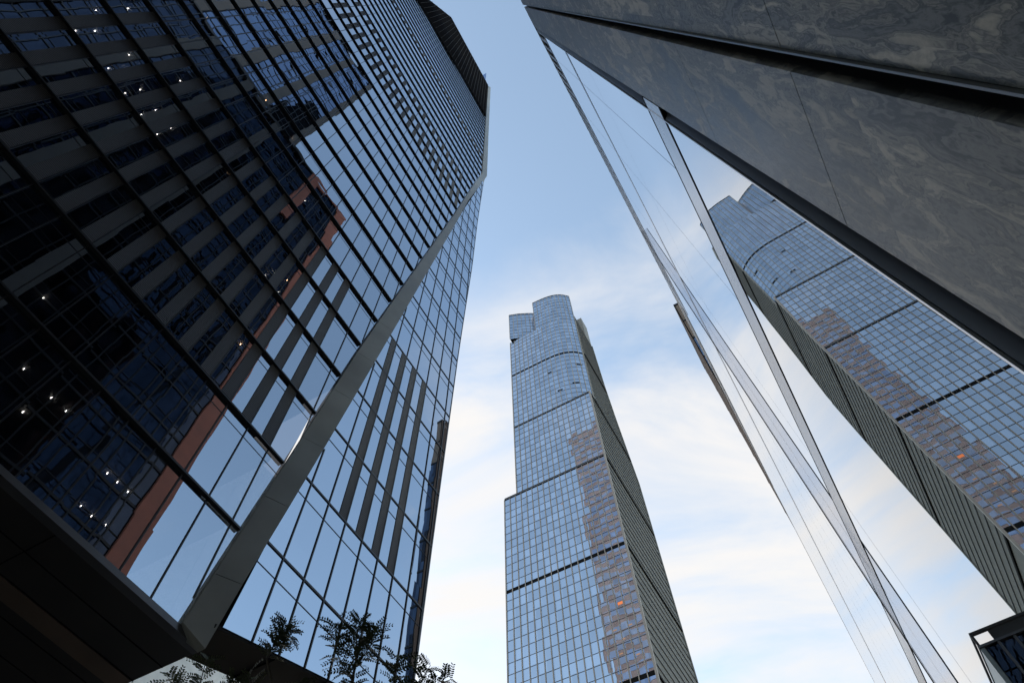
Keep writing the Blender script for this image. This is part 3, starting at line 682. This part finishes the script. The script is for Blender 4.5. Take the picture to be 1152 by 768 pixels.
# ------------------------------------------------------------------ 7. white building glimpsed under the left soffit
WB = thing('white_building', 'curved white panelled building glimpsed under the dark soffit behind leaves at bottom left', 'building', (40, 60, GZ))
mb = MB(); N = 14
pts = [(24+22*math.cos(R(200-a*9)), 66+22*math.sin(R(200-a*9))) for a in range(0, 16)]
pts = [(38+22*math.cos(R(150+18*i)), 78+20*math.sin(R(150+18*i))) for i in range(12)]
for i in range(len(pts)-1):
    for k in range(9):
        (xa, ya), (xb, yb) = pts[i], pts[i+1]; z0 = GZ+k*9+.02; z1 = GZ+(k+1)*9-.02
        dx, dy = (xb-xa)*.006, (yb-ya)*.006
        MB().hexa([(xa+dx, ya+dy, z0), (xb-dx, yb-dy, z0), (xb-dx, yb-dy+.6, z0), (xa+dx, ya+dy+.6, z0)], [(xa+dx, ya+dy, z1), (xb-dx, yb-dy, z1), (xb-dx, yb-dy+.6, z1), (xa+dx, ya+dy+.6, z1)]).build('wall_panel', 'white_clad', WB)
P_ = [(x*.995+.17, y+.35) for x, y in pts]
MB().hexa([(x, y, GZ) for x, y in P_], [(x, y, GZ+80.8) for x, y in P_]).build('body', 'dark_clad', WB)

# ------------------------------------------------------------------ 8. street tree whose top leaves reach into view
TR = thing('street_tree', 'feathery leaved street tree whose top sprigs poke up in front of the left tower', 'tree', (5.6, 4.9, GZ))
tk = MB(); tk.tube([(5.6, 4.9, GZ), (5.58, 4.92, -.2), (5.5, 4.95, 1.2), (5.4, 4.9, 2.3), (5.25, 4.85, 3.2)], [.13, .11, .09, .07, .045], 9)
sprigs = []   # (tip position, start position, number of compound leaves)
tw = MB(); lfm = MB()
def leaf(p, d, up, L_=.17, n_=6, w=.042):
    """one compound leaf: a thin midrib with paired oval leaflets"""
    d = Vector(d).normalized(); side = d.cross(Vector(up)).normalized(); nrm = side.cross(d).normalized()
    p = Vector(p); prev = p
    for i in range(n_+1):
        t = (i+1)/(n_+1); c = p+d*L_*t-nrm*(L_*.28*t*t)
        for s_ in (-1, 1):
            a = (side*s_*.85+d*.55+nrm*random.uniform(-.2, .2)).normalized(); ln = w*(1-.45*abs(t-.5))*random.uniform(.85, 1.15)
            b = a.cross(nrm).normalized()*ln*.23; tip = c+a*ln
            lfm.poly([c, c+a*ln*.35+b, c+a*ln*.75+b*.8, tip, c+a*ln*.75-b*.8, c+a*ln*.35-b])
        prev = c
    tw.tube([p, p+d*L_*.5-nrm*L_*.07, p+d*L_-nrm*L_*.28], [.0022, .0018, .001], 3)
def branch(P, r0, r1): tw.tube(P, [r0+(r1-r0)*i/(len(P)-1) for i in range(len(P))], 5)
V_ = Vector
def rnd(s_): return V_((random.uniform(-s_, s_), random.uniform(-s_, s_), random.uniform(-s_, s_)))
def sprig(P, n_, spread=.05, L_=.17):
    P = [V_(p) for p in P]
    branch(P, .011, .003)
    n_ = int(n_*1.9)
    for i in range(n_):
        t = (i+.5)/n_*(len(P)-1); k = min(len(P)-2, int(t)); q = P[k].lerp(P[k+1], t-k); d = (P[k+1]-P[k]).normalized()
        a = i*2.4; u = d.orthogonal().normalized(); w_ = d.cross(u)
        dd = (d*.5+(u*math.cos(a)+w_*math.sin(a))*.9+V_((0, 0, .1))+rnd(.25)).normalized()
        leaf(q+rnd(spread*.3), dd, V_((0, 0, 1))+rnd(.4), L_*random.uniform(.75, 1.2))
hub = (5.25, 4.85, 3.2)
branch([hub, (4.9, 4.95, 4.0), (4.3, 5.0, 4.55), (4.06, 4.98, 4.76)], .028, .010)
sprig([(4.06, 4.98, 4.76), (4.02, 4.88, 4.90), (3.99, 4.76, 5.04)], 22, L_=.16)
sprig([(4.03, 4.9, 4.86), (4.08, 4.75, 4.97)], 12, L_=.15)
branch([hub, (5.0, 4.6, 3.9), (4.72, 4.34, 4.44)], .026, .012)
sprig([(4.72, 4.34, 4.44), (4.52, 4.21, 4.74), (4.38, 4.14, 4.93), (4.34, 4.08, 5.03)], 26)
sprig([(4.6, 4.28, 4.60), (4.36, 4.36, 4.80), (4.22, 4.29, 4.98)], 22)
sprig([(4.56, 4.22, 4.70), (4.52, 4.04, 4.86), (4.45, 4.00, 5.0)], 20)
branch([hub, (5.1, 4.3, 3.8), (4.83, 3.93, 4.36)], .022, .008)
sprig([(4.83, 3.93, 4.36), (4.72, 3.84, 4.55), (4.65, 3.79, 4.68)], 16)
branch([hub, (5.3, 4.3, 3.9), (5.12, 3.9, 4.40)], .022, .006)
sprig([(5.10, 3.90, 4.40), (5.02, 3.75, 4.62), (4.99, 3.62, 4.76)], 16, L_=.15)
sprig([(5.06, 3.82, 4.5), (5.12, 3.62, 4.62), (5.18, 3.47, 4.67)], 12, L_=.16)
branch([hub, (4.9, 5.3, 3.9), (4.16, 5.96, 4.55)], .026, .010)
sprig([(4.16, 5.96, 4.58), (4.05, 5.85, 4.78), (3.93, 5.75, 4.98)], 16)
sprig([(4.2, 5.95, 4.56), (3.95, 6.02, 4.70), (3.79, 6.04, 4.78)], 14)
sprig([(4.4, 5.6, 4.52), (4.3, 5.62, 4.75), (4.25, 5.62, 4.88)], 14)
sprig([(4.5, 5.3, 4.5), (4.4, 5.4, 4.75), (4.3, 5.5, 4.93)], 12)
sprig([(4.8, 5.0, 4.2), (4.64, 4.95, 4.55), (4.53, 4.89, 4.74)], 14)
# the rest of the crown, lower down
Mi = M.transposed()
for i in range(60):
    a = random.uniform(0, 6.28); b = random.uniform(-.9, .75); rr = random.uniform(.75, 1.0)
    c = V_((5.5+2.1*rr*math.cos(a)*math.cos(b), 5.0+2.1*rr*math.sin(a)*math.cos(b), 2.6+1.7*rr*math.sin(b)))
    if c.z > .56*math.hypot(c.x, c.y)-.15: continue
    h = V_(hub); h.z = random.uniform(1.2, 3.1); mid_ = h.lerp(c, .5)+V_((0, 0, .15))
    st = h.lerp(c, .7)
    branch([h, mid_, st], .022, .008)
    sprig([st, st.lerp(c, .6)+rnd(.06), c], 18, L_=.2)
tk.build('trunk', 'bark', TR); tw.build('branch', 'bark', TR); lfm.build('crown', 'leaf', TR)

# interior downlights of the left tower
for x, y, z, w in [(-9.49, 18.47, 39.9, 0), (-9.82, 19.05, 44.78, 0), (-9.29, 20.1, 39.9, 0), (-8.79, 19.21, 39.9, 0), (-7.06, 18.5, 39.9, 0), (-7.09, 19.92, 39.9, 0), (-6.67, 19.18, 39.9, 0), (-6.32, 18.6, 39.9, 0), (-5.7, 20.04, 39.9, 0), (-5.44, 19.19, 39.9, 0), (-4.23, 19.22, 39.9, 0), (-4.43, 20.06, 39.9, 0), (-3.09, 19.15, 39.9, 0), (-3.2, 20.02, 39.9, 0), (-5.31, 19.08, 44.78, 0), (-8.8, 18.71, 54.54, 1), (-2.29, 18.61, 54.54, 1), (0.95, 18.59, 54.54, 1), (6.61, 20.07, 20.38, 0), (7.09, 20.05, 20.38, 0), (7.62, 20.04, 20.38, 0), (7.25, 22.01, 20.38, 0), (7.8, 22.02, 20.38, 0), (8.39, 21.87, 20.38, 0), (0.57, 20.89, 25.26, 0), (4.88, 18.86, 49.66, 0), (6.65, 19.51, 39.9, 0), (6.5, 20.14, 39.9, 0), (7.8, 20.13, 39.9, 0), (7.41, 19.13, 39.9, 1), (8.1, 21.22, 35.02, 1), (7.17, 18.5, 30.14, 1), (0.5, 20.33, 44.78, 1), (1.23, 20.35, 39.9, 0), (3.9, 19.26, 30.14, 0), (4.59, 21.11, 35.02, 0), (8.66, 20.2, 44.78, 0), (2.01, 19.36, 20.38, 0), (3.27, 19.41, 20.38, 0), (3.91, 19.39, 20.38, 0), (3.21, 20.68, 20.38, 0)]:
    lamp((x, y, z), bool(w))
